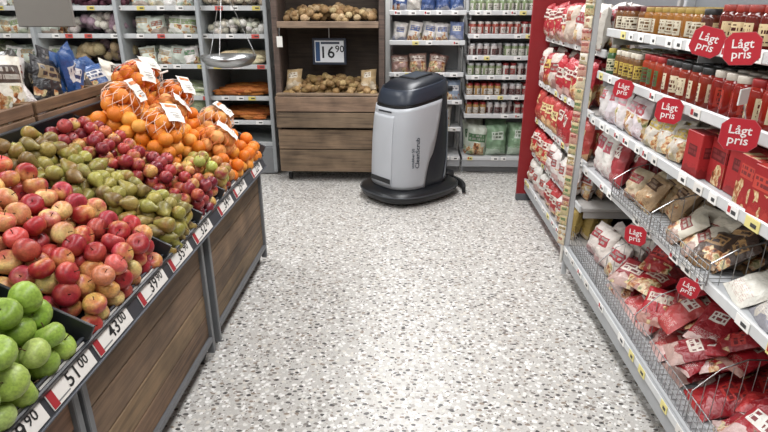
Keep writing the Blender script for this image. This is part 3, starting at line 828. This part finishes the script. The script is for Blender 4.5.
# ------------------------------------------------------------ floor scrubber robot
RM = T((.045, 4.665, 0)) @ RZ(math.radians(222))
rb = empty('floor_scrubbing_robot')
def sup(a, b_, t, n=3.0):
    c, s = math.cos(t), math.sin(t)
    return a*math.copysign(abs(c)**(2/n), c), b_*math.copysign(abs(s)**(2/n), s)
KP = [(.10, .306, .246, .0), (.16, .312, .252, .0), (.3, .309, .252, 0), (.5, .303, .248, -.002), (.7, .293, .242, -.008), (.80, .283, .236, -.014), (.88, .272, .228, -.02), (.93, .258, .217, -.025), (.97, .235, .2, -.03), (.995, .195, .165, -.035), (1.008, .13, .1, -.035), (1.011, 0.0, 0.0, -.035)]
def prm(z):
    for p, q in zip(KP[:-1], KP[1:]):
        if z <= q[0]:
            t = (z-p[0])/(q[0]-p[0]); return [p[i]*(1-t)+q[i]*t for i in range(4)]
    return KP[-1]
def surf(t, z, off=0):
    _, a, b_, cx = prm(z); x, y = sup(a+off, b_+off, t); x += cx
    lift = max(0, min(1, (z-.5)/.4)); lift = lift*lift*(3-2*lift)
    return Vector((x, y, z-.16*x*lift))
def grid(mb, fn, us, vs_, mat, c, closed=False):
    V = [tuple(fn(u, v)) for v in vs_ for u in us]
    mb.add(np.array(V), gridf(len(us), len(vs_)), None, mat, c)
mb = MB(RM)
full = [2*PI*i/64 for i in range(65)]
zs = [.10, .13, .16, .2, .3, .4, .5, .6, .7, .78, .82, .85, .88, .905, .93, .95, .97, .983, .995, 1.002, 1.008, 1.011]
grid(mb, lambda t, z: surf(t, z), full, zs, M_PLAST, L('161a22'))
mb.build('body_core', rb)
def shell(name, z0, z1, Tz, off, mat, c, nz=24, c0=0.0):
    mb = MB(RM); V = []; nu = 49
    zz = [z0+(z1-z0)*i/(nz-1) for i in range(nz)]
    for z in zz:
        Tt = Tz(z)
        for i in range(nu):
            t = Tt[0]+(Tt[1]-Tt[0])*i/(nu-1); V.append(tuple(surf(t, z, off)))
    mb.add(np.array(V), gridf(nu, nz), None, mat, c)
    o = mb.build(name, rb)
    md = o.modifiers.new('thick', 'SOLIDIFY'); md.thickness = .008; md.offset = -1
    return o
def Tsh(z):
    k = max(0, min(1, (z-.13)/.70))
    a = PI*(.47+.11*k**1.3)
    return (-a, a)
shell('silver_shell', .135, .83, Tsh, .010, M_GLOSS, L('a9acb1'))
shell('front_panel', .155, .77, lambda z: (-.42, .30), .016, M_GLOSS, L('b2b5ba'))
shell('cap', .855, .965, lambda z: (-PI*.92, PI*.92), .008, M_PLAST, L('252c38'), 10)
shell('sensor_window', .835, .85, lambda z: (-1.9, 1.9), .003, M_PLAST, L('08090b'), 4)
def arc(z):
    k = (z-.16)/.56; a = PI*(.62+.10*math.sin(k*PI)*.6+.08*k); return (a, a+.09)
shell('side_trim_arc', .16, .72, arc, .009, M_PLAST, L('6a6f76'), 20)
shell('rear_side_panel', .2, .62, lambda z: (PI*(.80), PI*.88), .008, M_PLAST, L('2c3037'), 10)
mb = MB(RM)
SK = [(.035, .395, .325), (.05, .415, .342), (.085, .42, .347), (.105, .41, .337), (.125, .36, .295), (.135, .30, .24)]
V = []
for z, a, b_ in SK:
    for t in full:
        x, y = sup(a, b_, t, 2.7); V.append((x-.0, y, z))
mb.add(np.array(V), gridf(65, len(SK)), None, M_PLAST, L('15171b'))
V = []
for z, o in ((.088, .002), (.088, .006), (.098, .006), (.098, -.002)):
    for t in full:
        x, y = sup(.42+o, .347+o, t, 2.7); V.append((x, y, z))
mb.add(np.array(V), gridf(65, 4), None, M_PLAST, L('3a3d42'))
mb.build('base_skirt', rb)
mb = MB(RM)
for i in range(16):
    a0 = -.9+1.8*i/16; a1 = -.9+1.8*(i+1)/16
    p0 = Vector((-.08-.43*math.cos(a0), .42*math.sin(a0), .045)); p1 = Vector((-.08-.43*math.cos(a1), .42*math.sin(a1), .045))
    mid = (p0+p1)/2; d = (p1-p0)
    mb.box(tuple(mid), (d.length+.004, .03, .06), M_RUB, L('17181a'), .004, RZ(math.atan2(d.y, d.x)))
mb.box((-.44, 0, .11), (.10, .16, .05), M_PLAST, L('202226'), .01)
for s_ in (-1, 1):
    mb.cyl((-.08, s_*.2, .085), .085, .04, 'y', M_RUB, L('151515'))
mb.cyl((.28, 0, .035), .035, .03, 'y', M_RUB, L('151515'))
mb.build('squeegee_and_wheels', rb)
mb = MB(RM)
mb.box((-.30, 0, .50), (.07, .26, .60), M_PLAST, L('1b1e24'), .03)
for s_ in (-1, 1): mb.box((-.30, s_*.14, .90), (.09, .03, .045), M_PLAST, L('24272c'), .01)
mb.build('rear_column', rb)
mb = MB(RM)
SC = T((-.05, 0, 1.018)) @ RY(.16)
mb.box((0, 0, 0), (.2, .2, .014), M_PLAST, L('0c0d10'), .006, M=SC)
mb.box((0, 0, .0075), (.16, .16, .002), M_PLAST, L('26303c'), .0005, M=SC)
mb.build('touch_screen', rb)
def on_shell(t, z, off=.0125):
    p = surf(t, z, off); px = surf(t+.03, z, off)-p; pz = surf(t, z+.02, off)-p
    px.normalize(); pz.normalize(); n = px.cross(pz).normalized()
    return p, px, pz, n
for txt, t0, z0, sz in (('CleanScrub', 1.25, .44, .055), ('scrubber 50', 1.10, .40, .034)):
    mb = MB(RM); p, px, pz, n = on_shell(t0, z0, .014)
    mb.text(txt, axes(p, pz, -px, n), sz, M_CARD, L('2a3340')); mb.build('lettering', rb)
mb = MB(RM)
p, px, pz, n = on_shell(.0, .80, .012)
mb.box((0, 0, .001), (.16, .012, .003), M_PLAST, L('20242a'), .001, M=axes(p, px, pz, n))
p, px, pz, n = on_shell(.0, .20, .018)
mb.box((0, 0, .001), (.24, .04, .006), M_PLAST, L('15171a'), .002, M=axes(p, px, pz, n))
mb.build('front_sensors', rb)

# ------------------------------------------------------------ camera
cam = bpy.data.cameras.new('camera'); co_ = bpy.data.objects.new('camera', cam); sc.collection.objects.link(co_)
co_.location = (0, 0, 1.6); co_.rotation_euler = (math.radians(90-21.3), 0, math.radians(2.2))
cam.lens = 26.0; cam.sensor_width = 36; cam.clip_start = .02; sc.camera = co_
sc.view_settings.view_transform = 'Standard'
sc.view_settings.look = 'None'
sc.view_settings.exposure = 0.0
